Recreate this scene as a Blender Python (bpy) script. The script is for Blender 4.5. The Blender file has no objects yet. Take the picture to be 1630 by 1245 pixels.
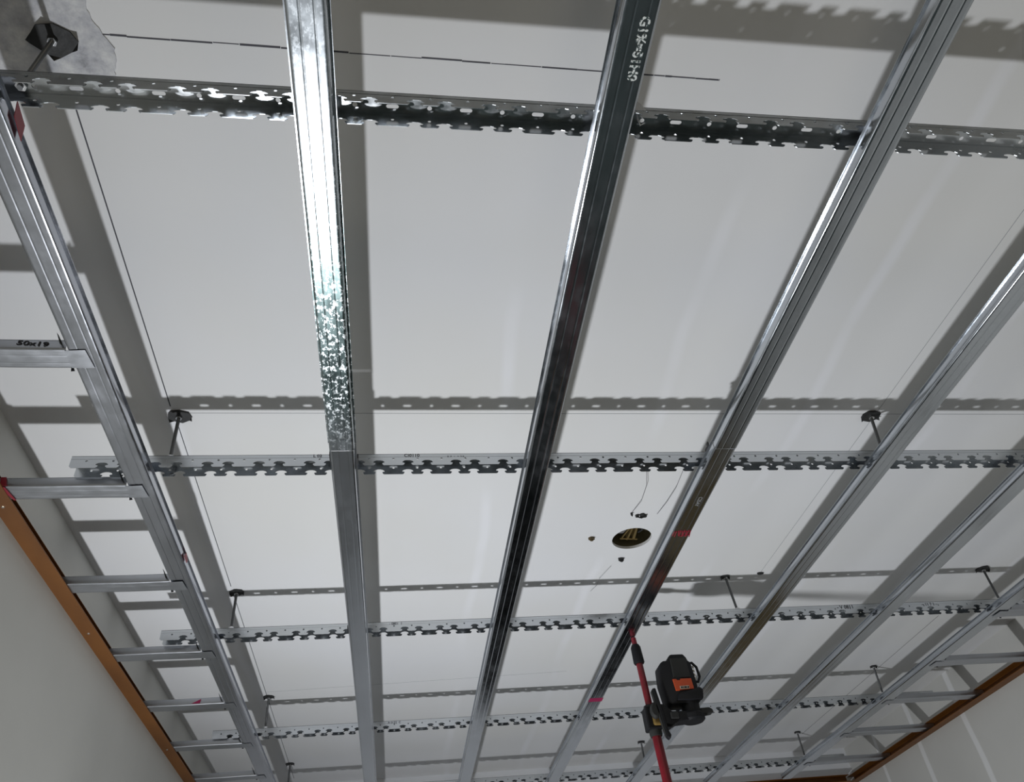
import bpy, bmesh, math, random
from mathutils import Vector, Matrix, noise
random.seed(4)
SC = bpy.context.scene
COL = SC.collection
PI = math.pi

# ------------------------------------------------------------ camera (solved from the grid of channels, 400 mm and carriers, 800 mm)
CZ = 1.60                      # camera height above the floor
H = CZ + 0.9528                # underside of the furring channels
ZC = H + 0.1600                # underside of the ceiling board
cam = bpy.data.cameras.new('camera'); co = bpy.data.objects.new('camera', cam); COL.objects.link(co)
RT = Vector((0.98957218, -0.11080225, -0.09203134)); UP = Vector((-0.00450406, -0.66242989, 0.74911037)); FW = Vector((0.14396742, 0.74088427, 0.65602125))
m = Matrix.Identity(4)
for r in range(3):
    m[r][0], m[r][1], m[r][2] = RT[r], UP[r], -FW[r]
m[2][3] = CZ
co.matrix_world = m
cam.sensor_width = 36; cam.lens = 36 * 1240.3 / 1630; cam.clip_start = 0.02
SC.camera = co

# ------------------------------------------------------------ light and exposure
W = bpy.data.worlds.new('world'); SC.world = W; W.use_nodes = True
W.node_tree.nodes['Background'].inputs[0].default_value = (0.5, 0.55, 0.6, 1)
W.node_tree.nodes['Background'].inputs[1].default_value = 0.02
def area(name, loc, target, size, power, color, size_y=None):
    l = bpy.data.lights.new(name, 'AREA'); l.energy = power; l.color = color
    l.shape = 'RECTANGLE' if size_y else 'DISK'; l.size = size
    if size_y: l.size_y = size_y
    o = bpy.data.objects.new(name, l); COL.objects.link(o); o.location = loc
    o.rotation_euler = (Vector(target) - Vector(loc)).to_track_quat('-Z', 'Y').to_euler()
    return o
area('work_light', (-0.50, 2.02, 0.60), (0.62, 1.60, 1.60), 0.12, 38.5, (0.955, 0.975, 1.0))
area('fill_light', (0.4, -1.5, 1.9), (0.5, 3.0, 0.9), 0.5, 6.8, (1.0, 0.86, 0.62))  # added warm fill from behind the camera, lifts shadows and back wall
vs = SC.view_settings
vs.view_transform = 'Standard'; vs.look = 'None'; vs.gamma = 1; vs.use_curve_mapping = False
vs.exposure = 0.0

# ------------------------------------------------------------ materials
def mat(name, color, rough=0.5, metal=0.0, spec=0.5):
    M = bpy.data.materials.new(name); M.use_nodes = True
    b = M.node_tree.nodes['Principled BSDF']
    b.inputs['Base Color'].default_value = (*color, 1); b.inputs['Roughness'].default_value = rough
    b.inputs['Metallic'].default_value = metal; b.inputs['Specular IOR Level'].default_value = spec
    return M
class NT:
    def __init__(s, M): s.t = M.node_tree; s.b = s.t.nodes['Principled BSDF']
    def n(s, typ, **kw):
        x = s.t.nodes.new(typ)
        for k, v in kw.items(): setattr(x, k, v)
        return x
    def l(s, a, b): s.t.links.new(a, b)
    def coord(s, scale=(1, 1, 1), kind='Object'):
        tc = s.n('ShaderNodeTexCoord'); mp = s.n('ShaderNodeMapping'); mp.inputs['Scale'].default_value = scale
        s.l(tc.outputs[kind], mp.inputs[0]); return mp.outputs[0]
    def noise(s, vec, scale, detail=4, rough=0.5):
        x = s.n('ShaderNodeTexNoise'); x.inputs['Scale'].default_value = scale; x.inputs['Detail'].default_value = detail
        x.inputs['Roughness'].default_value = rough; s.l(vec, x.inputs['Vector']); return x.outputs['Fac']
    def ramp(s, fac, stops):
        x = s.n('ShaderNodeValToRGB'); e = x.color_ramp.elements
        while len(e) < len(stops): e.new(0.5)
        for q, (p, c) in zip(e, stops):
            q.position = p; q.color = (*c, 1) if len(c) == 3 else c
        s.l(fac, x.inputs[0]); return x.outputs[0]
    def maprange(s, fac, a, b, c, d):
        x = s.n('ShaderNodeMapRange'); s.l(fac, x.inputs[0])
        for i, v in enumerate((a, b, c, d)): x.inputs[i + 1].default_value = v
        return x.outputs[0]
    def math(s, op, a, b=None):
        x = s.n('ShaderNodeMath', operation=op)
        for i, v in enumerate((a, b)):
            if v is None: continue
            if isinstance(v, (int, float)): x.inputs[i].default_value = v
            else: s.l(v, x.inputs[i])
        return x.outputs[0]
    def mix(s, fac, a, b):
        x = s.n('ShaderNodeMix', data_type='RGBA'); s.l(fac, x.inputs[0])
        for i, v in ((6, a), (7, b)):
            if isinstance(v, tuple): x.inputs[i].default_value = (*v, 1)
            else: s.l(v, x.inputs[i])
        return x.outputs[2]
    def bump(s, hgt, strength, dist=0.001):
        x = s.n('ShaderNodeBump'); x.inputs['Strength'].default_value = strength; x.inputs['Distance'].default_value = dist
        s.l(hgt, x.inputs['Height']); s.l(x.outputs[0], s.b.inputs['Normal'])

def galv(name, base=(0.57, 0.60, 0.64), r0=0.14, r1=0.22, scale=(1, 1, 1), bump=0.03, spots=0.0):
    M = mat(name, base, 0.3, 1.0); t = NT(M)
    v = t.coord(scale)
    n1 = t.noise(v, 55, 5, 0.6); n2 = t.noise(v, 7, 3, 0.5)
    rr = t.maprange(n1, 0.35, 0.68, r0, r1)
    rr2 = t.math('ADD', rr, t.maprange(n2, 0.4, 0.7, -0.02, 0.04))
    t.l(rr2, t.b.inputs['Roughness'])
    c = t.mix(t.maprange(n2, 0.35, 0.65, 0, 1), tuple(x * 0.93 for x in base), tuple(min(1, x * 1.05) for x in base))
    if spots:
        vor = t.noise(v, 130, 6, 0.75)
        sp = t.n('ShaderNodeSeparateXYZ'); t.l(t.coord(), sp.inputs[0])
        zone = t.math('MULTIPLY', t.maprange(sp.outputs['Y'], 0.55, 0.80, 0.15, 1), t.maprange(sp.outputs['Y'], 1.10, 1.30, 1, 0.0))
        f = t.math('MULTIPLY', t.maprange(vor, 0.53, 0.57, 0, spots), zone)
        c = t.mix(zone, c, (0.20, 0.27, 0.27)); c = t.mix(f, c, (0.80, 0.83, 0.85))
        t.l(t.math('ADD', rr2, t.math('MULTIPLY', f, 0.25)), t.b.inputs['Roughness'])
    t.l(c, t.b.inputs['Base Color'])
    t.bump(t.math('ADD', t.math('MULTIPLY', n1, 0.25), t.noise(v, 14, 3)), bump, 0.0010)
    return M
M_CH = galv('galvanized_channel', scale=(1, 0.5, 1))
M_CHS = galv('galvanized_channel_spattered', scale=(1, 0.6, 1), spots=0.9, r0=0.20, r1=0.28)
M_CH0 = galv('galvanized_channel_dull', base=(0.52, 0.54, 0.59), scale=(1, 0.6, 1), r0=0.17, r1=0.25, bump=0.01)
M_RAIL = galv('galvanized_carrier', base=(0.60, 0.625, 0.65), r0=0.15, r1=0.26, scale=(0.6, 1, 1))
M_STUB = galv('galvanized_stub', base=(0.50, 0.52, 0.56), r0=0.30, r1=0.38, scale=(0.6, 1, 1), bump=0.01)
M_ROD = mat('threaded_steel', (0.16, 0.165, 0.17), 0.42, 0.9)
t = NT(M_ROD); wv = t.n('ShaderNodeTexWave'); wv.bands_direction = 'Z'; wv.inputs['Scale'].default_value = 130
t.l(t.coord(), wv.inputs['Vector']); t.bump(wv.outputs['Fac'], 0.9, 0.0008)
M_NUT = mat('zinc_nut', (0.72, 0.73, 0.74), 0.25, 1.0)
M_BLK = mat('black_bracket', (0.014, 0.015, 0.016), 0.55)
t = NT(M_BLK); t.bump(t.noise(t.coord(), 60), 0.5, 0.002)
M_ORG = mat('orange_primer', (0.53, 0.20, 0.045), 0.55)
t = NT(M_ORG); n = t.noise(t.coord((1, .35, 1)), 9, 5)
t.l(t.ramp(n, [(0.3, (0.125, 0.042, 0.004)), (0.7, (0.20, 0.072, 0.008))]), t.b.inputs['Base Color'])
t.bump(t.noise(t.coord(), 90), 0.15, 0.001)
M_RED = mat('red_enamel', (0.24, 0.008, 0.018), 0.32)
t = NT(M_RED); t.l(t.ramp(t.noise(t.coord(), 30), [(0.3, (0.14, 0.004, 0.011)), (0.7, (0.20, 0.007, 0.017))]), t.b.inputs['Base Color'])
M_TAPE = mat('red_tape', (0.25, 0.010, 0.025), 0.45)
NTt = NT(M_TAPE); NTt.bump(NTt.noise(NTt.coord(), 80), 0.2, 0.001)
M_MAG = mat('magenta_mark', (0.32, 0.005, 0.075), 0.4)
NTt = NT(M_MAG); NTt.bump(NTt.noise(NTt.coord(), 80), 0.2, 0.001)
M_PLA = mat('black_plastic', (0.009, 0.0095, 0.012), 0.6, 0.0, 0.3)
t = NT(M_PLA); t.bump(t.noise(t.coord(), 300, 2), 0.15, 0.0006)
M_PL2 = mat('dark_grey_rubber', (0.030, 0.031, 0.031), 0.65, 0.0, 0.3)
t = NT(M_PL2); t.bump(t.noise(t.coord(), 300, 2), 0.15, 0.0006)
M_YEL = mat('ochre_plastic', (0.20, 0.13, 0.035), 0.5)
t = NT(M_YEL); t.bump(t.noise(t.coord(), 200, 2), 0.1, 0.0006)
M_ORP = mat('orange_label', (0.62, 0.085, 0.02), 0.45)
t = NT(M_ORP); t.bump(t.noise(t.coord(), 200, 2), 0.05, 0.0004)
M_WHL = mat('pale_label', (0.62, 0.58, 0.48), 0.5)
M_INK = mat('black_ink', (0.012, 0.012, 0.016), 0.6)
M_CHALK = mat('pencil_ink', (0.07, 0.07, 0.085), 0.8)
M_FAINT = mat('faint_pencil', (0.30, 0.31, 0.33), 0.8)
M_BRASS = mat('brass', (0.52, 0.38, 0.16), 0.35, 0.9)
M_CEM = mat('grey_filler', (0.36, 0.37, 0.40), 0.75)
t = NT(M_CEM); n = t.noise(t.coord(), 38, 7, 0.65)
t.l(t.ramp(n, [(0.25, (0.28, 0.285, 0.31)), (0.42, (0.50, 0.51, 0.55)), (0.65, (0.72, 0.73, 0.74))]), t.b.inputs['Base Color'])
t.bump(n, 0.8, 0.003)
for M_ in (M_WHL, M_INK, M_CHALK, M_FAINT, M_BRASS, M_NUT):
    t = NT(M_); t.bump(t.noise(t.coord(), 250, 2), 0.05, 0.0004)

# ceiling board: white skim with slightly lighter trowelled streaks running along Y
M_CEIL = mat('ceiling_skim', (0.80, 0.80, 0.79), 0.62, 0.0, 0.35)
t = NT(M_CEIL); v = t.coord()
sep = t.n('ShaderNodeSeparateXYZ'); t.l(v, sep.inputs[0])
wob = t.noise(t.coord((0.2, 1.1, 1)), 1.6, 2)
xx = t.math('ADD', sep.outputs['X'], t.math('MULTIPLY', t.math('SUBTRACT', wob, 0.5), 0.08))
fr = t.math('FRACT', t.math('DIVIDE', t.math('ADD', xx, 3.60 - 0.228 + 0.18), 0.36))
dist = t.math('ABSOLUTE', t.math('SUBTRACT', fr, 0.5))
st = t.maprange(dist, 0.015, 0.055, 1.0, 0.0)
msk = t.maprange(t.noise(t.coord((0.6, 0.9, 1)), 2.2, 2), 0.42, 0.58, 0, 0.6)
big = t.noise(v, 1.7, 3)
base = t.ramp(big, [(0.3, (0.76, 0.762, 0.755)), (0.7, (0.78, 0.79, 0.815))])
c = t.mix(t.math('MULTIPLY', st, msk), base, (0.86, 0.87, 0.91))
t.l(c, t.b.inputs['Base Color'])
t.bump(t.noise(v, 40, 3), 0.04, 0.001)

def wallmat(name, col, strips=()):
    M = mat(name, col, 0.8, 0.0, 0.25); t = NT(M); v = t.coord()
    n = t.noise(v, 2.2, 4)
    c = t.ramp(n, [(0.3, tuple(x * 0.93 for x in col)), (0.7, tuple(min(1, x * 1.04) for x in col))])
    if strips:
        sep = t.n('ShaderNodeSeparateXYZ'); t.l(v, sep.inputs[0])
        wob = t.math('MULTIPLY', t.math('SUBTRACT', t.noise(v, 3.0, 2), 0.5), 0.03)
        y = t.math('ADD', sep.outputs['Y'], wob)
        for y0, w in strips:
            f = t.maprange(t.math('ABSOLUTE', t.math('SUBTRACT', y, y0)), w * 0.6, w, 0.6, 0)
            c = t.mix(f, c, (0.84, 0.85, 0.87))
    t.l(c, t.b.inputs['Base Color']); t.bump(t.noise(v, 60, 3), 0.08, 0.001)
    return M
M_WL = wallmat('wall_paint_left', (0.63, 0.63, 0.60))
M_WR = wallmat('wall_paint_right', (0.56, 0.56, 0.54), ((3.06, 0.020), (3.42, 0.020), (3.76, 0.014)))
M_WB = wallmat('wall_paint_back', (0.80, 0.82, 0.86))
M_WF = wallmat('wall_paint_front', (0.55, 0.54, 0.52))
M_FLOOR = mat('dark_screed', (0.055, 0.075, 0.075), 0.75)
t = NT(M_FLOOR); n = t.noise(t.coord(), 3.5, 6)
t.l(t.ramp(n, [(0.3, (0.035, 0.050, 0.050)), (0.7, (0.085, 0.105, 0.10))]), t.b.inputs['Base Color']); t.bump(n, 0.3, 0.01)
M_WOOD = mat('brown_door', (0.17, 0.125, 0.06), 0.5)
t = NT(M_WOOD); n = t.noise(t.coord((6, 1, 0.5)), 8, 5)
t.l(t.ramp(n, [(0.3, (0.12, 0.085, 0.035)), (0.7, (0.23, 0.175, 0.09))]), t.b.inputs['Base Color']); t.bump(n, 0.1, 0.001)
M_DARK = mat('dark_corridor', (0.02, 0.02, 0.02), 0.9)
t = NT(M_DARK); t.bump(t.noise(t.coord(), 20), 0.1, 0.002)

# ------------------------------------------------------------ mesh helpers
def finish(me, name, material, parent=None, loc=None, smooth=None):
    if smooth is not None:
        for p in me.polygons: p.use_smooth = True
        me.set_sharp_from_angle(angle=math.radians(smooth))
    o = bpy.data.objects.new(name, me); COL.objects.link(o)
    if material is not None and not me.materials: me.materials.append(material)
    if parent is not None: o.parent = parent
    if loc is not None: o.location = loc
    return o
def obj(name, bm, material, parent=None, loc=None, smooth=None):
    bmesh.ops.recalc_face_normals(bm, faces=bm.faces)
    me = bpy.data.meshes.new(name); bm.to_mesh(me); bm.free()
    return finish(me, name, material, parent, loc, smooth)
def pyobj(name, vs_, fs_, material, parent=None, loc=None, smooth=None):
    bm = bmesh.new(); add_raw(bm, vs_, fs_)
    return obj(name, bm, material, parent, loc, smooth)
def add_raw(bm, vs_, fs_):
    b = [bm.verts.new(v) for v in vs_]
    for f in fs_:
        try: bm.faces.new([b[i] for i in f])
        except ValueError: pass
def box(bm, a, b, bevel=0.0):
    x0, y0, z0 = a; x1, y1, z1 = b
    v = [(x0,y0,z0),(x1,y0,z0),(x1,y1,z0),(x0,y1,z0),(x0,y0,z1),(x1,y0,z1),(x1,y1,z1),(x0,y1,z1)]
    t = bmesh.new(); add_raw(t, v, [(0,3,2,1),(4,5,6,7),(0,1,5,4),(1,2,6,5),(2,3,7,6),(3,0,4,7)])
    if bevel: bmesh.ops.bevel(t, geom=t.edges[:], offset=bevel, segments=2, affect='EDGES', profile=0.5)
    merge(bm, t)
def merge(bm, t, M=None):
    t.verts.index_update()
    if M is not None: bmesh.ops.transform(t, matrix=M, verts=t.verts)
    add_raw(bm, [v.co.copy() for v in t.verts], [[v.index for v in f.verts] for f in t.faces]); t.free()
def tube(bm, pts, r, n=10, cap=True):
    pts = [Vector(p) for p in pts]; rs = r if isinstance(r, (list, tuple)) else [r] * len(pts)
    rings = []; ref = None
    for i, p in enumerate(pts):
        d = (pts[min(i + 1, len(pts) - 1)] - pts[max(i - 1, 0)]).normalized()
        if ref is None: ref = d.orthogonal().normalized()
        ref = (ref - d * ref.dot(d)).normalized(); o2 = d.cross(ref)
        rings.append([bm.verts.new(p + (ref * math.cos(2*PI*k/n) + o2 * math.sin(2*PI*k/n)) * rs[i]) for k in range(n)])
    for a, b in zip(rings, rings[1:]):
        for k in range(n): bm.faces.new((a[k], a[(k+1) % n], b[(k+1) % n], b[k]))
    if cap: bm.faces.new(rings[0][::-1]); bm.faces.new(rings[-1])
def prism(bm, poly, z0, z1, axis='Z', M=None, bevel=0.0):
    """polygon extruded along an axis; poly in (a,b) with (x,y), (x,z) or (y,z)"""
    t = bmesh.new(); n = len(poly)
    def P(a, b, c): return {'Z': (a, b, c), 'Y': (a, c, b), 'X': (c, a, b)}[axis]
    v = [P(a, b, z0) for a, b in poly] + [P(a, b, z1) for a, b in poly]
    add_raw(t, v, [tuple(range(n))[::-1], tuple(range(n, 2*n))] + [(i, (i+1) % n, (i+1) % n + n, i + n) for i in range(n)])
    if bevel:
        bmesh.ops.recalc_face_normals(t, faces=t.faces)
        bmesh.ops.bevel(t, geom=t.edges[:], offset=bevel, segments=2, affect='EDGES', profile=0.5)
    merge(bm, t, M)
def plate(outlines, thick):
    """flat sheet with holes from closed outlines (first is the edge), returns (verts, faces) in XY, centred on z=0"""
    cu = bpy.data.curves.new('sheet', 'CURVE'); cu.dimensions = '2D'; cu.fill_mode = 'BOTH'; cu.extrude = thick / 2
    for ol in outlines:
        sp = cu.splines.new('POLY'); sp.points.add(len(ol) - 1); sp.use_cyclic_u = True
        for p, (x, y) in zip(sp.points, ol): p.co = (x, y, 0, 1)
    o = bpy.data.objects.new('sheet', cu); COL.objects.link(o)
    dg = bpy.context.evaluated_depsgraph_get(); me = bpy.data.meshes.new_from_object(o.evaluated_get(dg))
    V = [v.co.copy() for v in me.vertices]; F = [tuple(p.vertices) for p in me.polygons]
    bpy.data.objects.remove(o); bpy.data.curves.remove(cu); bpy.data.meshes.remove(me)
    return V, F
def circle(x, y, rx, ry=None, n=10):
    ry = ry or rx
    return [(x + rx * math.cos(2*PI*k/n), y + ry * math.sin(2*PI*k/n)) for k in range(n)]
def slot(x, y, lx, ly, n=6):
    r = ly / 2; a = lx / 2 - r; p = []
    for k in range(n + 1): q = -PI/2 + PI * k / n; p.append((x + a + r * math.cos(q), y + r * math.sin(q)))
    for k in range(n + 1): q = PI/2 + PI * k / n; p.append((x - a + r * math.cos(q), y + r * math.sin(q)))
    return p
def text_mesh(s, size, thick=0.0002, bold=0.0):
    cu = bpy.data.curves.new('txt', 'FONT'); cu.body = s; cu.size = size; cu.extrude = thick; cu.align_x = 'CENTER'; cu.align_y = 'CENTER'
    cu.resolution_u = 3; cu.offset = bold
    o = bpy.data.objects.new('txt', cu); COL.objects.link(o)
    dg = bpy.context.evaluated_depsgraph_get(); me = bpy.data.meshes.new_from_object(o.evaluated_get(dg))
    bpy.data.objects.remove(o); bpy.data.curves.remove(cu)
    return me
def thing(name, label, cat, loc=(0, 0, 0), rz=0, group=None):
    o = bpy.data.objects.new(name, None); o.empty_display_size = 0.05; COL.objects.link(o)
    o.location = loc; o.rotation_euler = (0, 0, rz); return tag(o, label, cat, group)
def tag(o, label, cat, group=None):
    o['label'] = label; o['category'] = cat
    if group: o['group'] = group
    return o
def struct(o): o['kind'] = 'structure'; return o

# ------------------------------------------------------------ the room
XL, XR, YB, YF = -0.805, 2.31, 4.06, -2.3
K = (0.9528 + 0.1600) / 1.0960     # ceiling marks were measured on a slightly lower plane
bm = bmesh.new(); box(bm, (XL - .12, YF - .12, -0.1), (XR + .12, YB + 1.6, 0)); struct(obj('floor', bm, M_FLOOR))
bm = bmesh.new(); box(bm, (XL - .12, YF - .12, 0), (XL, YB + .12, ZC + .3)); struct(obj('wall_left', bm, M_WL))
bm = bmesh.new(); box(bm, (XR, YF - .12, 0), (XR + .12, YB + .12, ZC + .3)); struct(obj('wall_right', bm, M_WR))
bm = bmesh.new(); box(bm, (XL, YF - .12, 0), (XR, YF, ZC + .3)); struct(obj('wall_front', bm, M_WF))
DX0, DX1, DH = 0.40, 1.42, CZ + 0.50
bm = bmesh.new(); box(bm, (XL, YB, 0), (DX0, YB + .12, ZC + .3)); box(bm, (DX1, YB, 0), (XR, YB + .12, ZC + .3)); box(bm, (DX0, YB, DH), (DX1, YB + .12, ZC + .3))
struct(obj('wall_back', bm, M_WB))
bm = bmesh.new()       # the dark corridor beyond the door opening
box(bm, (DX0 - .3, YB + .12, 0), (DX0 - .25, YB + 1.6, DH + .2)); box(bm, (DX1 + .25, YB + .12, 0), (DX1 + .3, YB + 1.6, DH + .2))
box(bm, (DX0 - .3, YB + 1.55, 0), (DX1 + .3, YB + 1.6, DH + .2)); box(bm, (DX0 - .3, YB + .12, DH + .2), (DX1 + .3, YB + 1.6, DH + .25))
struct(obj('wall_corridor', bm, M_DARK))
d1 = bpy.data.objects.new('door_1', None); COL.objects.link(d1); d1.location = (DX1 + .02, YB - .05, 0); struct(d1)
bm = bmesh.new(); box(bm, (0.03, 0, 0.01), (0.80, 0.038, DH - .03), 0.002); obj('door_leaf', bm, M_WOOD, d1)
bm = bmesh.new(); tube(bm, [(0.72, 0, 1.0), (0.72, -0.05, 1.0), (0.60, -0.05, 1.0)], 0.009); obj('door_handle', bm, M_NUT, d1)

# ceiling board with the lamp hole
HX, HY, HR = 0.651 * K, 1.862 * K, 0.057
V, F = plate([[(XL, YF), (XR, YF), (XR, YB), (XL, YB)], circle(HX, HY, HR, n=40)], 0.008)
ceil = struct(pyobj('ceiling', [(x, y, z + ZC + .004) for x, y, z in V], F, M_CEIL))
bm = bmesh.new()
ringa = [(HX + .075 * math.cos(2*PI*k/32), HY + .075 * math.sin(2*PI*k/32)) for k in range(32)]
n = 32
vv = [(x, y, ZC + .008) for x, y in ringa] + [(x, y, ZC + .075) for x, y in ringa]
add_raw(bm, vv, [tuple(range(n, 2*n))] + [(i, (i+1) % n, (i+1) % n + n, i + n) for i in range(n)])
obj('lamp_hole_void', bm, mat('dusty_void', (0.17, 0.15, 0.09), 0.9), ceil)
NTt = NT(bpy.data.materials['dusty_void']); NTt.bump(NTt.noise(NTt.coord(), 40), 0.3, 0.002)

# filler patch around the first hanger
def patch_outline():
    pts = [(-0.392, 0.430), (-0.396, 0.462), (-0.408, 0.486), (-0.399, 0.512), (-0.386, 0.536), (-0.389, 0.560), (-0.395, 0.582),
           (-0.42, 0.600), (-0.47, 0.607), (-0.52, 0.600), (-0.548, 0.575), (-0.570, 0.53), (-0.575, 0.47), (-0.56, 0.42), (-0.50, 0.385), (-0.43, 0.39)]
    pts = [(x * K, y * K) for x, y in pts]; out = []
    for i, (x, y) in enumerate(pts):
        x2, y2 = pts[(i + 1) % len(pts)]
        for k in range(4):
            u = k / 4; out.append((x + (x2 - x) * u + random.uniform(-.002, .002), y + (y2 - y) * u + random.uniform(-.002, .002)))
    return out
V, F = plate([patch_outline()], 0.0016)
o = pyobj('filler_patch', [(x, y, z + ZC - .0008) for x, y, z in V], F, M_CEM, ceil); o['label'] = 'grey smeared filler patch'

def line(a, b, w, material, label=None, broken=0.0):
    a, b = Vector(a) * K, Vector(b) * K; d = (b - a); L = d.length; d.normalize(); nrm = Vector((-d.y, d.x))
    bm = bmesh.new(); s = 0.0
    while s < L:
        e = min(L, s + (random.uniform(.01, .06) if broken else L))
        ww = w * (random.uniform(.5, 1.4) if broken else 1)
        p, q = a + d * s, a + d * e
        wob = nrm * (random.uniform(-.0006, .0006) if broken else 0)
        c = [p + nrm * ww / 2 + wob, q + nrm * ww / 2 + wob, q - nrm * ww / 2 + wob, p - nrm * ww / 2 + wob]
        add_raw(bm, [(x.x, x.y, ZC - .0003) for x in c] + [(x.x, x.y, ZC + .0002) for x in c], [(0,1,2,3), (7,6,5,4), (0,4,5,1), (1,5,6,2), (2,6,7,3), (3,7,4,0)])
        s = e + (random.uniform(0, .0012) if broken else 1)
    o = obj('pencil_line', bm, material, ceil)
    if label: o['label'] = label
    return o
line((-0.398, .519), (0.478, .526), .0022, M_CHALK, 'broken black layout line', broken=1)
line((-0.462, 1.312), (2.3, 1.316), .0012, M_FAINT)
line((-0.460, .56), (-0.466, 1.29), .0022, M_CHALK); line((-0.463, 1.33), (-0.463, 2.07), .0018, M_CHALK)
line((-0.463, 2.11), (-0.463, 3.9), .0018, M_CHALK)
line((1.130, .60), (1.116, 2.08), .0010, M_FAINT); line((1.932, 2.45), (1.93, 3.72), .0016, M_CHALK)
line((-0.463, 2.86), (0.62, 2.80), .0009, M_FAINT)
V = circle(1.116 * K, 2.086 * K, .011, .006, 9); bm = bmesh.new(); prism(bm, V, ZC - .004, ZC + .001); obj('anchor_remnant', bm, M_BLK, ceil)

# ------------------------------------------------------------ U tracks on the walls (orange primer)
def track(name, L, top=1.0):
    bm = bmesh.new(); t = .0012; w = .040; hh = .032
    box(bm, (0, 0, 0), (w, L, t)); box(bm, (0, 0, t), (t, L, hh - t)); box(bm, (0, 0, hh - t), (w * top, L, hh))
    box(bm, (w - t, 0, t), (w, L, t + .0015))
    return obj(name, bm, M_ORG)
tz = H - .0045
o = track('trim_1', YB - YF, 0.62); o.location = (XL, YF, tz); struct(o)
o['label'] = 'orange primed wall track along the left wall'
# screws
def screws(parent, ys, x):
    for y in ys:
        b = bmesh.new(); tube(b, [(x, y, -.0016), (x, y, .0004)], [.0028, .0036], 8); s = obj('screw', b, M_NUT, parent)
screws(o, [2.02 - YF, 2.95 - YF, 1.43 - YF], .018)
o = track('trim_2', YB - YF); o.location = (XR, YB, tz - .006); o.rotation_euler = (0, 0, PI); struct(o)
o['label'] = 'orange primed wall track along the right wall'
o = track('trim_3', XR - XL - .09); o.location = (XL + .045, YB, tz - .003); o.rotation_euler = (0, 0, -PI/2); struct(o)
o['label'] = 'orange primed wall track along the back wall'

# ------------------------------------------------------------ serrated carrier rails
ZRB, ZRT = H + .0155, H + .0440
def tooth_edge(x0, x1, phase, z0):
    """bottom edge with mushroom notches at phase +-.030 of every 100 mm"""
    pts = []
    k0 = int(math.floor((x0 - phase) / .1)) - 1
    cs = []
    for k in range(k0, k0 + 60):
        for s in (-.030, .030):
            c = phase + k * .1 + s
            if x0 + .014 < c < x1 - .014: cs.append(c)
    for c in sorted(cs):
        n_ = [(-.0105, 0), (-.0084, .0014), (-.0068, .0042), (-.0074, .0056), (-.0116, .0066), (-.0112, .0086), (-.0080, .0112), (-.0034, .0126), (.0034, .0126)]
        full = n_ + [(-a, b) for a, b in n_[:-1]][::-1][1:]
        pts += [(c + a, z0 + b) for a, b in full]
    return pts
def rail(Y, x0, x1, label, phase=-0.11):
    Hh = ZRT - ZRB; Wd = .033; t = .0009
    # flange sheet: (x, z)
    edge = [(x0, Hh), (x0, .004), (x0 + .004, 0)] + tooth_edge(x0, x1, phase, 0) + [(x1 - .004, 0), (x1, .004), (x1, Hh)]
    holes = []; k = math.ceil((x0 + .015 - phase) / .05)
    while phase + k * .05 < x1 - .012: holes.append(circle(phase + k * .05, .0160, .0024, n=8)); k += 1
    V, F = plate([edge] + holes, t)
    bm = bmesh.new()
    add_raw(bm, [(x, Y + t / 2 + z, ZRB + y) for x, y, z in V], F)
    add_raw(bm, [(x, Y + Wd - t / 2 + z, ZRB + y) for x, y, z in V], F)
    wh = []; k = math.ceil((x0 + .02 - phase) / .05)
    while phase + k * .05 < x1 - .02:
        c = phase + k * .05
        wh.append(slot(c, .0195, .017, .0058) if k % 2 == 0 else circle(c, .0195, .0034, n=8)); k += 1
    V, F = plate([[(x0, 0), (x1, 0), (x1, Wd), (x0, Wd)]] + wh, t)
    add_raw(bm, [(x, Y + y, ZRT - t / 2 + z) for x, y, z in V], F)
    for yy in (Y - .0004, Y + Wd - .0012):       # pressed stiffening bead
        box(bm, (x0, yy, ZRB + .0205), (x1, yy + .0016, ZRB + .0216))
    return tag(obj('carrier_rail', bm, M_RAIL), label, 'ceiling rail', 'serrated carrier rails')
RY = [0.525, 1.327, 2.122, 2.932, 3.726]
xr1 = [2.13, 2.13, 2.13, 2.13, 2.11]
rl = ['notched galvanized carrier rail nearest the camera, crossing the top of the frame',
      'second notched carrier rail, crossing mid-frame below the row of hole shadows',
      'third notched carrier rail, passing just above the tip of the red pole',
      'fourth notched carrier rail, passing behind the black laser level',
      'farthest notched carrier rail, crossing low in front of the back wall']
RAILS = [rail(y, -.640, x1, l) for y, x1, l in zip(RY, xr1, rl)]

# ------------------------------------------------------------ furring channels
def chan_profile(hw=.0250, hh=.0190, lip=.0028):
    t = .0007
    lp = lip
    outer = [(-hw - lp, hh), (-hw + .0002, hh), (-hw, hh - .0012), (-hw + .0010, .0040), (-hw + .0014, .0022), (-hw + .0024, .0008), (-hw + .0038, .0002), (-hw + .0058, 0), (-hw + .0066, 0),
             (-.0098, 0), (-.0092, 0), (-.0080, .0003), (-.0072, .0003), (-.0060, 0), (-.0054, 0), (.0080, 0), (.0086, 0), (.0098, .0003), (.0106, .0003), (.0118, 0), (.0124, 0),
             (hw - .0066, 0), (hw - .0058, 0), (hw - .0038, .0002), (hw - .0024, .0008), (hw - .0014, .0022), (hw - .0010, .0040), (hw, hh - .0012), (hw - .0002, hh), (hw + lp, hh)]
    inner = []
    for i, p in enumerate(outer):
        a = Vector(outer[max(i - 1, 0)]); b = Vector(outer[min(i + 1, len(outer) - 1)]); d = (b - a).normalized()
        nv = Vector((-d.y, d.x)); inner.append((p[0] + nv.x * t, p[1] + nv.y * t))
    return outer, inner
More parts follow.
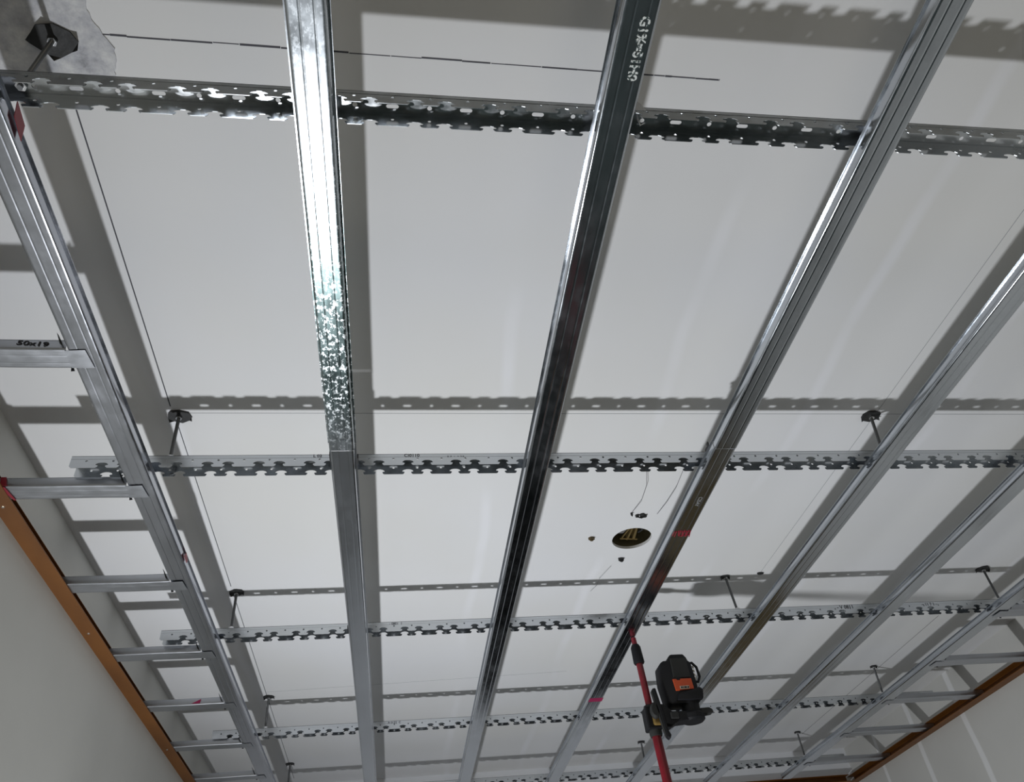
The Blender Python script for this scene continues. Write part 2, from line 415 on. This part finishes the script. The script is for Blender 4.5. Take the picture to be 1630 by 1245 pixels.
def sweep(bm, prof, a, b, axis, origin, segs=1, wave=None):
    outer, inner = prof; loop = outer + inner[::-1]; n = len(loop); rings = []
    for s in range(segs + 1):
        u = a + (b - a) * s / segs; dx, dz = wave(u) if wave else (0, 0)
        if axis == 'Y': rings.append([bm.verts.new((origin[0] + x + dx, u, origin[1] + z + dz)) for x, z in loop])
        else: rings.append([bm.verts.new((u, origin[0] + x + dx, origin[1] + z + dz)) for x, z in loop])
    for r0, r1 in zip(rings, rings[1:]):
        for i in range(n): bm.faces.new((r0[i], r0[(i+1) % n], r1[(i+1) % n], r1[i]))
    m_ = len(outer)
    for r in (rings[0], rings[-1]):
        for i in range(m_ - 1): bm.faces.new((r[i], r[i+1], r[n-2-i], r[n-1-i]))
PROF = chan_profile()
def channel(X, y0, y1, label, material=M_CH, dz=0, hw=.0250, seed=0):
    bm = bmesh.new(); pr = chan_profile(hw)
    def wave(u): return (0.0008 * math.sin(u * 2.1 + seed), 0.0006 * math.sin(u * 3.3 + seed * 2) )
    sweep(bm, pr, y0, y1, 'Y', (X, H + dz), 24, wave)
    return tag(obj('furring_channel', bm, material, smooth=40), label, 'metal channel', 'furring channels')
JY = 1.258
CHX = [-.512, -.110, .290, .688, 1.087, 1.488, 1.887]
C = {}
C['0'] = channel(CHX[0], -.35, 3.93, 'leftmost galvanized furring channel, carrying the short stubs to the left wall', M_CH0, seed=1)
C['1a'] = channel(CHX[1], -.35, JY - .0008, 'glaring spattered furring channel running from the top edge down to its joint', M_CHS, seed=2)
C['1b'] = channel(CHX[1], JY + .0008, 3.93, 'plain grey furring channel below the joint of the glaring spattered channel', M_CH, dz=.0006, hw=.0240, seed=3)
C['2a'] = channel(CHX[2], -.35, 2.985, 'long dark furring channel with bright edges and stamped characters near the top', M_CH, seed=4)
C['2b'] = channel(CHX[2], 2.987, 3.93, 'short end length of furring channel beyond the low joint, left of the red pole', M_CH, dz=-.0005, seed=5)
C['3a'] = channel(CHX[3], -.35, JY - .0008, 'grey furring channel in the upper right, ending at a joint on the second carrier rail', M_CH, dz=-.0004, seed=6)
C['3b'] = channel(CHX[3], JY + .0008, 3.93, 'dark furring channel with a red mark that the red pole props up', M_CH, seed=7)
C['4'] = channel(CHX[4], -.35, 3.93, 'furring channel passing down behind the black laser level from the right edge', M_CH, seed=8)
C['5'] = channel(CHX[5], -.35, 3.93, 'furring channel second from the right wall, without any stubs', M_CH, seed=9)
C['6'] = channel(CHX[6], -.35, 3.93, 'rightmost furring channel, carrying the short stubs to the right wall', M_CH, seed=10)

# small clips and pressed ends where channels meet the rails
def clip(parent, X, Y, side, big=False):
    bm = bmesh.new(); s = side
    if big:
        tube(bm, [(X + s*.031, Y - .014, H + .050), (X + s*.034, Y - .006, H + .044), (X + s*.036, Y + .006, H + .022), (X + s*.040, Y + .012, H + .016), (X + s*.046, Y + .010, H + .020)], .0013, 6)
        prism(bm, [(X + s*.027, H + .018), (X + s*.044, H + .018), (X + s*.040, H + .036), (X + s*.030, H + .052), (X + s*.027, H + .050)], Y - .009, Y - .008, 'Y')
    else:
        box(bm, (X + s*.0275 - .0015, Y - .020, H + .019), (X + s*.0275 + .0015, Y - .012, H + .030), .0004)
        box(bm, (X + s*.0275 - .0015, Y - .012, H + .019), (X + s*.0275 + .0015, Y + .002, H + .024), .0004)
    return obj('locking_clip', bm, M_NUT if big else M_BLK, parent)
clip(C['1b'], CHX[1], RY[1], 1); clip(C['1b'], CHX[1], RY[1] - .01, -1)
clip(C['2a'], CHX[2], RY[0], 1, True); clip(C['2a'], CHX[2], RY[1], 1)
clip(C['3b'], CHX[3], RY[1] - .035, -1); clip(C['2a'], CHX[2], RY[2], 1); clip(C['1b'], CHX[1], RY[0] + .2 - .2 + RY[2] - RY[0], -1)
# writing and marks
me = text_mesh('G1%=51H0', .0175, bold=.0006)
o = finish(me, 'stamped_characters', mat('bright_stamp', (0.80, 0.86, 0.85), 0.5), C['2a']); o.matrix_world = Matrix.Translation((CHX[2] + .007, .425, H - .0002)) @ Matrix.Rotation(-PI/2, 4, 'Z') @ Matrix.Rotation(PI, 4, 'Y')
o['label'] = 'bright stamped characters'
NTt = NT(bpy.data.materials['bright_stamp']); nn = NTt.noise(NTt.coord(), 300, 3); NTt.l(NTt.ramp(nn, [(0.45, (0.05, 0.08, 0.08)), (0.52, (0.85, 0.9, 0.9))]), NTt.b.inputs['Base Color'])  # reflections off the stamped marks are put into this pale colour
def face_text(s, size, x, y, z, parent, material=M_INK):
    o = finish(text_mesh(s, size, bold=.0002), 'printed_characters', material, parent)
    o.matrix_world = Matrix.Translation((x, y, z)) @ Matrix.Rotation(PI/2, 4, 'X'); return o
face_text('CI0110', .011, .028, RY[1] - .0003, H + .0395, RAILS[1])
face_text('o  v   -   ~  v o', .006, .12, RY[1] - .0003, H + .037, RAILS[1], M_CHALK)
face_text('- 0801  1', .010, -.005, RY[2] - .0003, H + .038, RAILS[2], M_CHALK)
face_text('- V 0811', .016, 1.375, RY[2] - .0003, H + .036, RAILS[2])
face_text('~ 11 7 1 -', .013, 1.66, RY[2] - .0003, H + .035, RAILS[2], M_CHALK)
face_text('A 0152  C', .011, -.01, RY[3] - .0003, H + .0375, RAILS[3], M_CHALK)
face_text('L 02', .010, -.165, RY[1] - .0003, H + .040, RAILS[1], M_CHALK)
bm = bmesh.new()     # scribbled red marker on the propped channel
for k in range(9):
    x = CHX[3] - .021 + k * .005
    tube(bm, [(x, 1.588 + random.uniform(-.004, .002), H - .0002), (x + random.uniform(-.002, .006), 1.612 + random.uniform(-.004, .004), H - .0002)], .0012, 5)
tube(bm, [(CHX[3] - .022, 1.592, H - .0002), (CHX[3] + .021, 1.590, H - .0002)], .0010, 5)
tube(bm, [(CHX[3] - .002, 1.612, H - .0002), (CHX[3] + .021, 1.606, H - .0002)], .0014, 5)
o = obj('marker_scribble', bm, M_TAPE, C['3b']); o['label'] = 'red marker scribble'
bm = bmesh.new(); box(bm, (CHX[3] - .0245, 2.688, H - .0006), (CHX[3] + .0245, 2.722, H)); o = obj('laser_line_stripe', bm, M_MAG, C['3b']); o['label'] = 'magenta stripe'  # line of laser light, painted as a thin magenta strip
for key, X, Y in (('1b', CHX[1], 1.50), ('3b', CHX[3], 1.46)):
    me = text_mesh('C25AY', .013); o = finish(me, 'printed_characters', M_FAINT, C[key])
    o.matrix_world = Matrix.Translation((X + .001, Y, H - .0001 + (0.0006 if key == '1b' else 0))) @ Matrix.Rotation(-PI/2, 4, 'Z') @ Matrix.Rotation(PI, 4, 'Y')

# ------------------------------------------------------------ short stubs from the outer channels to the wall tracks
def stub(Y, side, label, flap=1, tip=.030):
    """side -1: left wall, +1: right wall; open web rests under the outer channel"""
    X = CHX[0] if side < 0 else CHX[6]
    wall = (XL + .004) if side < 0 else (XR - .004)
    a, b = (wall, X - .0262) if side < 0 else (X + .0262, wall)
    r = thing('channel_stub', label, 'metal channel', ((a + b) / 2, Y, H - .0012), 0, 'stubs to the left wall' if side < 0 else 'stubs to the right wall')
    x0, x1 = a - r.location.x, b - r.location.x
    bm = bmesh.new(); pr = chan_profile(.0243, .0190, .0003)
    sweep(bm, pr, x0, x1, 'X', (0, -.0002), 8, lambda u: (0, 0.0004 * math.sin(u * 30 + Y * 9)))
    obj('body', bm, M_STUB, r, smooth=40)
    # tongue lapping under the long channel
    bm = bmesh.new(); e = x1 if side < 0 else x0; s = -side
    V = [(e - s*.002, -.0205), (e + s*tip, -.0225), (e + s*(tip + .004), .0205), (e - s*.002, .0205)]
    if s < 0: V = V[::-1]
    prism(bm, V, -.0010, -.0002); obj('tongue', bm, M_STUB, r)
    # bent side flaps
    bm = bmesh.new(); f = e - s * .002
    prism(bm, [(f, .001), (f - s*.004, .010), (f - s*.012, .024), (f - s*.017, .031), (f - s*.013, .022), (f - s*.006, .006)], -.031, -.029, 'Y')
    obj('bent_flap', bm, M_PL2, r)
    bm = bmesh.new(); prism(bm, [(f + s*.002, .0), (f - s*.004, .012), (f - s*.006, .010), (f - s*.004, -.001)], .028, .0295, 'Y')
    obj('bent_flap', bm, M_PL2, r)
    return r
ords = ['nearest the camera', 'second from the camera', 'third from the camera', 'fourth from the camera', 'fifth from the camera', 'sixth from the camera', 'farthest from the camera']
LY = [1.000, 1.387, 1.787, 2.190, 2.580, 2.966, 3.345]
desc = ['galvanized stub on the left inked 50x19, %s', 'left galvanized stub with a red flag at its wall end, %s', 'plain left galvanized stub, %s',
        'left galvanized stub under the end of the third carrier rail, %s', 'left galvanized stub with a magenta scrap on its side, %s',
        'left galvanized stub under the end of the fourth carrier rail, %s', 'left galvanized stub at the bottom edge of the photo, %s']
LS = [stub(y, -1, d % o_) for y, d, o_ in zip(LY, desc, ords)]
RYS = [2.135, 2.530, 2.900, 3.285, 3.690]
dr = ['right stub just below the end of the third carrier rail, nearest the camera', 'second right stub, reaching the orange track at the photo edge',
      'right stub with the end of the fourth carrier rail lying over it', 'plain right stub between the ends of the two farthest carrier rails', 'farthest right stub, under the end of the farthest carrier rail']
RS = [stub(y, 1, d) for y, d in zip(RYS, dr)]
o = finish(text_mesh('50x19', .016, bold=.0003), 'inked_characters', M_INK, LS[0])
o.matrix_world = Matrix.Translation((-.590, LY[0] - .0248, H + .0095)) @ Matrix.Rotation(PI/2, 4, 'X') @ Matrix.Rotation(math.radians(-4), 4, 'Z')
o.scale = (1.25, .8, 1)
bm = bmesh.new(); prism(bm, [(.035, .003), (.060, .003), (.062, .016)], -.0258, -.0252, 'Y'); o = obj('tape_scrap', bm, M_MAG, LS[4]); o['label'] = 'magenta scrap'
bm = bmesh.new(); prism(bm, [(-.088, -.001), (-.094, .020), (-.104, .020), (-.100, .0)], -.027, -.0262, 'Y')
prism(bm, [(-.104, -.026), (-.092, -.024), (-.086, .022), (-.090, .022)], -.0022, -.0014, 'Z')
o = obj('tape_flag', bm, M_TAPE, LS[1]); o['label'] = 'red tape flag'

# loose red tape on the leftmost channel
bm = bmesh.new(); prism(bm, [(.569, .012), (.600, .004), (.592, .028), (.560, .034)], CHX[0] + .0292, CHX[0] + .0300, 'X', Matrix.Translation((0, 0, H))); 
obj('red_tape', bm, M_TAPE, C['0'])['label'] = 'red tape near the first rail'
bm = bmesh.new(); prism(bm, [(1.655, .004), (1.685, .002), (1.690, .012), (1.668, .020)], CHX[0] + .0272, CHX[0] + .0280, 'X', Matrix.Translation((0, 0, H)));
obj('red_tape', bm, M_TAPE, C['0'])['label'] = 'red tape scrap'

# ------------------------------------------------------------ threaded rods
def hexnut(bm, z0, z1, r=.0075, rot=0):
    prism(bm, [(r * math.cos(rot + PI/3*k), r * math.sin(rot + PI/3*k)) for k in range(6)], z0, z1, 'Z', None, .0006)
def hanger(X, Y, label, size=.022, first=False, lean=0.0):
    r = thing('threaded_hanger', label, 'threaded rod', (X, Y, ZRB), 0, 'threaded rod hangers')
    top = ZC - ZRB
    bm = bmesh.new(); tube(bm, [(0, 0, .010), (lean * .3, 0, .05), (lean, 0, top)], .0037, 10); obj('rod', bm, M_ROD, r, smooth=40)
    bm = bmesh.new(); hexnut(bm, ZRT - ZRB + .0009, ZRT - ZRB + .0075, rot=.3); prism(bm, circle(0, 0, .012, n=16), ZRT - ZRB, ZRT - ZRB + .0012); obj('upper_nut', bm, M_NUT, r)
    bm = bmesh.new(); hexnut(bm, .0135, .0200, rot=.1); obj('lower_nut', bm, M_NUT, r)
    # torn bituminous washer against the ceiling
    rnd = random.Random(int(X * 991 + Y * 77)); n = 9; pl = []
    for k in range(n):
        q = 2*PI*k/n + rnd.uniform(-.15, .15); rr = size * rnd.uniform(.86, 1.08); pl.append((lean + rr * 1.15 * math.cos(q), rr * .95 * math.sin(q)))
    bm = bmesh.new(); prism(bm, pl, top - .004, top + .0)
    # curled edges
    for k in range(0, n, 2 if first else 3):
        p, q2 = Vector((*pl[k], top - .004)), Vector((*pl[(k+1) % n], top - .004)); o_ = (p + q2) / 2 * 1.0; o_.x = lean + (o_.x - lean) * 1.16; o_.y *= 1.16; o_.z -= .006
        add_raw(bm, [p, q2, o_, p + Vector((0, 0, .001)), q2 + Vector((0, 0, .001)), o_ + Vector((0, 0, .001))], [(0,1,2), (5,4,3), (0,3,4,1), (1,4,5,2), (2,5,3,0)])
    obj('ceiling_pad', bm, M_BLK, r)
    bm = bmesh.new(); hexnut(bm, top - .0095, top - .004, .0068); bmesh.ops.translate(bm, verts=bm.verts, vec=(lean, 0, 0)); obj('anchor_nut', bm, M_NUT, r)
    return r
YO = .015
hd = [(-.470, 0, 'threaded rod with torn black pad in the grey filler patch at the top left', .027, True, .003),
      (-.458, 1, 'threaded rod holding the left end of the second carrier rail', .021, False, -.003),
      (1.110, 1, 'threaded rod at the right part of the second carrier rail', .021, False, .02),
      (-.459, 2, 'threaded rod holding the left end of the third carrier rail', .019, False, 0),
      (1.030, 2, 'threaded rod on the third carrier rail, above and right of the laser level', .014, False, -.008),
      (1.922, 2, 'threaded rod at the right end of the third carrier rail, by the right edge', .021, False, 0),
      (-.464, 3, 'threaded rod holding the left end of the fourth carrier rail', .017, False, 0),
      (1.920, 3, 'threaded rod at the right end of the fourth carrier rail', .014, False, .008),
      (-.466, 4, 'threaded rod holding the left end of the farthest carrier rail', .016, False, 0),
      (1.135, 4, 'thin threaded rod on the farthest carrier rail, just left of the red pole', .016, False, 0),
      (1.918, 4, 'threaded rod at the right end of the farthest carrier rail', .014, False, 0)]
for X, i, lab, sz, fst, ln in hd: hanger(X, RY[i] + YO - .002, lab, sz, fst, ln)

# ------------------------------------------------------------ bits around the lamp hole
M_BRN = mat('brown_plastic', (0.10, 0.07, 0.03), 0.6)
NTt = NT(M_BRN); NTt.bump(NTt.noise(NTt.coord(), 80), 0.2, 0.001)
M_GRY = mat('grey_sheet', (0.16, 0.16, 0.165), 0.6)
NTt = NT(M_GRY); NTt.bump(NTt.noise(NTt.coord(), 80), 0.2, 0.001)
r = thing('lamp_bracket', 'brass and grey mounting bracket inside the round ceiling hole', 'bracket', (HX, HY, ZC + .02))
bm = bmesh.new(); prism(bm, [(-.052, -.030), (-.010, -.044), (.004, -.046), (-.004, -.010), (-.016, .020), (-.045, .020)], .010, .014); obj('grey_plate', bm, M_GRY, r)
bm = bmesh.new()
prism(bm, [(-.004, .040), (.002, .040), (.004, -.046), (.000, -.048)], .0, .022); prism(bm, [(.014, .040), (.022, .040), (.014, -.046), (.009, -.046)], .0, .018)
tube(bm, [(-.018, .030, .002), (-.010, -.018, .0), (.006, -.044, .0)], .0024, 6); tube(bm, [(-.022, .038, .004), (.030, .040, .002)], .0024, 6)
obj('brass_strip', bm, M_BRASS, r)
bm = bmesh.new(); tube(bm, [(.026, -.03, .012), (.034, -.01, .004), (.028, .010, .008), (.038, .024, .02)], .0035, 8); obj('cable', bm, M_BLK, r)
bm = bmesh.new(); tube(bm, [(-.030, .015, .03), (-.034, -.006, .006), (-.022, -.02, .002), (-.012, -.028, .01)], .0045, 8); obj('cable', bm, M_PLA, r)

bm = bmesh.new()
for x0, y0, rr in ((-.011, .002, .0055), (.002, -.001, .007), (.011, .003, .0055)):
    prism(bm, circle(x0, y0, rr, rr * 1.05, 8), -.005, 0)
tube(bm, [(-.014, 0, -.006), (0, .004, -.008), (.014, -.002, -.006)], .002, 6)
tag(obj('cable_clamp', bm, M_PL2, loc=(.648 * K, 1.738 * K, ZC)), 'small dark metal clamp on the ceiling above the round hole', 'clamp')
def chip(x, y, s, lab, mt):
    rnd = random.Random(int(x * 1000)); bm = bmesh.new()
    pl = [(s * 1.2 * rnd.uniform(.4, 1) * math.cos(2*PI*k/7), s * rnd.uniform(.5, 1.1) * math.sin(2*PI*k/7)) for k in range(7)]
    prism(bm, pl, -.007, 0); prism(bm, [(a * .5, b * .5) for a, b in pl], -.011, -.007)
    return tag(obj('wall_plug', bm, mt, loc=(x * K, y * K, ZC)), lab, 'plug', 'plugs round the lamp hole')
chip(.531, 1.850, .009, 'brownish plug stuck in the ceiling left of the round hole', M_BRN)
chip(.645, 1.971, .010, 'black plug stuck in the ceiling below the round hole', M_BLK)
chip(.619, 1.728, .004, 'tiny black plug at the end of the thin hanging thread', M_BLK)
for pts, lab in (([(.604, 1.50, ZC - .004), (.622, 1.58, ZC - .012), (.628, 1.66, ZC - .008), (.619, 1.726, ZC - .001)], 'thin dark thread ending above the small metal clamp'),
                 ([(.706, 1.50, ZC - .002), (.706, 1.60, ZC - .008), (.700, 1.67, ZC - .006), (.692, 1.735, ZC - .001)], 'thin dark thread right of the small metal clamp')):
    bm = bmesh.new(); tube(bm, [(x * K, y * K, z) for x, y, z in pts], .0006, 5); tag(obj('hanging_thread', bm, M_CHALK, smooth=60), lab, 'thread')
bm = bmesh.new(); tube(bm, [(x * K, y * K, z) for x, y, z in [(.622, 2.01, ZC - .003), (.60, 2.08, ZC - .006), (.600, 2.13, ZC - .004), (.590, 2.17, ZC - .001)]], .0005, 5)
tag(obj('hanging_thread', bm, M_FAINT, smooth=60), 'faint curled thread below the black plug', 'thread')

# ------------------------------------------------------------ telescopic pole and laser level
PX, PY = .7005, 2.197
pole = thing('telescopic_pole', 'red telescopic support pole pressed against the dark furring channel', 'pole', (.7045 + .033 * H, PY, 0))
pole.rotation_euler = (0, -.033, 0)
bm = bmesh.new(); tube(bm, [(0, 0, 0.02), (0, 0, CZ + .72)], .0128, 24); obj('lower_tube', bm, M_RED, pole, smooth=40)
bm = bmesh.new(); tube(bm, [(0, 0, CZ + .715), (0, 0, CZ + .919)], .0098, 24); obj('upper_tube', bm, M_RED, pole, smooth=40)
bm = bmesh.new(); tube(bm, [(0, 0, CZ + .872), (0, 0, CZ + .876), (0, 0, CZ + .922), (0, 0, CZ + .930)], [.0140, .0162, .0148, .011], 24); obj('grip_collar', bm, M_PLA, pole, smooth=40)
bm = bmesh.new(); tube(bm, [(0, 0, CZ + .918), (0, 0, CZ + .932), (0, 0, H - .0008)], [.0097, .0080, .0072], 20); obj('tip', bm, M_TAPE, pole, smooth=40)
bm = bmesh.new(); tube(bm, [(0, 0, .001), (0, 0, .012), (0, 0, .03)], [.045, .04, .018], 24); obj('foot', bm, M_PLA, pole, smooth=40)
bm = bmesh.new(); tube(bm, [(0, 0, CZ + .665), (0, 0, CZ + .670), (0, 0, CZ + .745), (0, 0, CZ + .750)], [.0165, .0178, .0178, .0165], 24)
obj('lock_sleeve', bm, M_PL2, pole, smooth=40)

lv = thing('laser_level', 'black rotary laser level with orange label, clamped beside the red pole', 'laser level', (PX, PY, CZ))
def bx(name, a, b, mt, bev=.003, parent=lv):
    bm = bmesh.new(); box(bm, a, b, bev); return obj(name, bm, mt, parent)
# clamp on the pole
clamp = bx('pole_clamp', (.006, -.030, .688), (.032, -.012, .728), M_YEL, .005)
bm = bmesh.new(); tube(bm, [(.012, -.030, .722), (.012, -.040, .722), (.012, -.046, .722)], [.013, .014, .010], 18)
for v_ in bm.verts: v_.co.z = .722 + (v_.co.z - .722) * 1.6
obj('clamp_knob', bm, M_PL2, clamp, smooth=40)
bx('clamp_jaw', (-.010, -.020, .680), (.033, .022, .742), M_PLA, .004, clamp)
clamp.parent = pole        # the clamp is tightened on the pole, the level hangs on its bracket
clamp.matrix_parent_inverse = (Matrix.Translation(pole.location) @ Matrix.Rotation(-.033, 4, 'Y')).inverted() @ Matrix.Translation(lv.location)
# tall slide bracket
bm = bmesh.new(); prism(bm, [(.014, .780), (.023, .781), (.027, .752), (.036, .664), (.041, .652), (.036, .642), (.029, .648), (.020, .73)], -.050, -.030, 'Y', None, .002); obj('slide_bracket', bm, M_PLA, lv)
bm = bmesh.new(); prism(bm, [(.010, .774), (.0145, .777), (.030, .652), (.026, .650)], -.046, -.034, 'Y', None, .001); obj('bracket_scale', bm, M_PL2, lv)
# arm and platform
bm = bmesh.new(); prism(bm, [(.028, .738), (.040, .736), (.058, .716), (.110, .714), (.135, .712), (.135, .696), (.098, .690), (.070, .688), (.052, .678), (.034, .682)], -.046, .000, 'Y', None, .003); obj('support_arm', bm, M_PLA, lv)
bm = bmesh.new(); tube(bm, [(.122, -.022, .690), (.122, -.022, .695), (.122, -.022, .708), (.122, -.022, .712)], [.028, .034, .034, .030], 32); obj('platform', bm, M_PLA, lv, smooth=35)
bm = bmesh.new(); prism(bm, [(.145, .724), (.172, .725), (.182, .718), (.180, .709), (.145, .705)], -.036, -.012, 'Y', None, .003); obj('platform_lever', bm, M_PL2, lv)
bx('height_screw', (.050, -.052, .694), (.074, -.044, .712), M_PL2, .003)
# neck and housing
bm = bmesh.new(); tube(bm, [(.122, -.022, .708), (.122, -.022, .716), (.124, -.022, .742)], [.024, .026, .025], 24); obj('neck', bm, M_PLA, lv, smooth=35)
bm = bmesh.new()
prism(bm, [(.054, .740), (.062, .734), (.146, .736), (.152, .745), (.150, .800), (.147, .850), (.138, .860), (.064, .860), (.051, .850), (.047, .800)], -.047, .012, 'Y', None, .006)
body = obj('housing', bm, M_PLA, lv, smooth=40)
bm = bmesh.new(); prism(bm, [(.080, .855), (.084, .872), (.092, .879), (.130, .879), (.138, .868), (.142, .855)], -.042, .006, 'Y', None, .004); obj('top_turret', bm, M_PLA, body, smooth=40)
bm = bmesh.new(); prism(bm, [(.078, .742), (.154, .741), (.160, .768), (.151, .776), (.126, .768), (.084, .760)], -.058, -.040, 'Y', None, .004); obj('lower_lobe', bm, M_PLA, body, smooth=40)
bm = bmesh.new(); prism(bm, [(.083, .806), (.135, .806), (.133, .864), (.085, .864)], -.0500, -.044, 'Y', None, .002); obj('front_window', bm, M_PL2, body)
bm = bmesh.new(); prism(bm, [(.079, .803), (.134, .803), (.136, .773), (.082, .770)], -.0505, -.045, 'Y', None, .001); ol = obj('orange_panel', bm, M_ORP, body); ol['label'] = 'orange label panel'
bm = bmesh.new(); prism(bm, [(.095, .7815), (.122, .7820), (.1225, .7735), (.0955, .7730)], -.0515, -.0503, 'Y'); obj('name_strip', bm, M_WHL, ol)
bm = bmesh.new()
for k, w in enumerate((.0038, .0028, .0044, .0028, .0040)):
    x0 = .0972 + k * .0050; prism(bm, [(x0, .7800), (x0 + w, .7800), (x0 + w, .7750), (x0, .7750)], -.0522, -.0514, 'Y')
obj('name_print', bm, M_INK, ol)
bm = bmesh.new(); prism(bm, [(.084, .8060), (.102, .8060), (.100, .799), (.092, .799)], -.0515, -.0503, 'Y'); obj('latch', bm, M_PLA, body)
bm = bmesh.new()       # side guard handle
tube(bm, [(.142, -.03, .853), (.154, -.032, .854), (.164, -.034, .840), (.167, -.034, .812), (.160, -.032, .798), (.148, -.03, .800)], .0040, 8)
obj('side_handle', bm, M_PLA, body, smooth=60)
for k in range(4):
    z = .806 + k * .011
    bm = bmesh.new(); prism(bm, [(.1545, z), (.1580, z), (.1570, z + .007), (.1535, z + .007)], -.030, -.027, 'Y'); obj('guard_rib', bm, M_WHL, body)
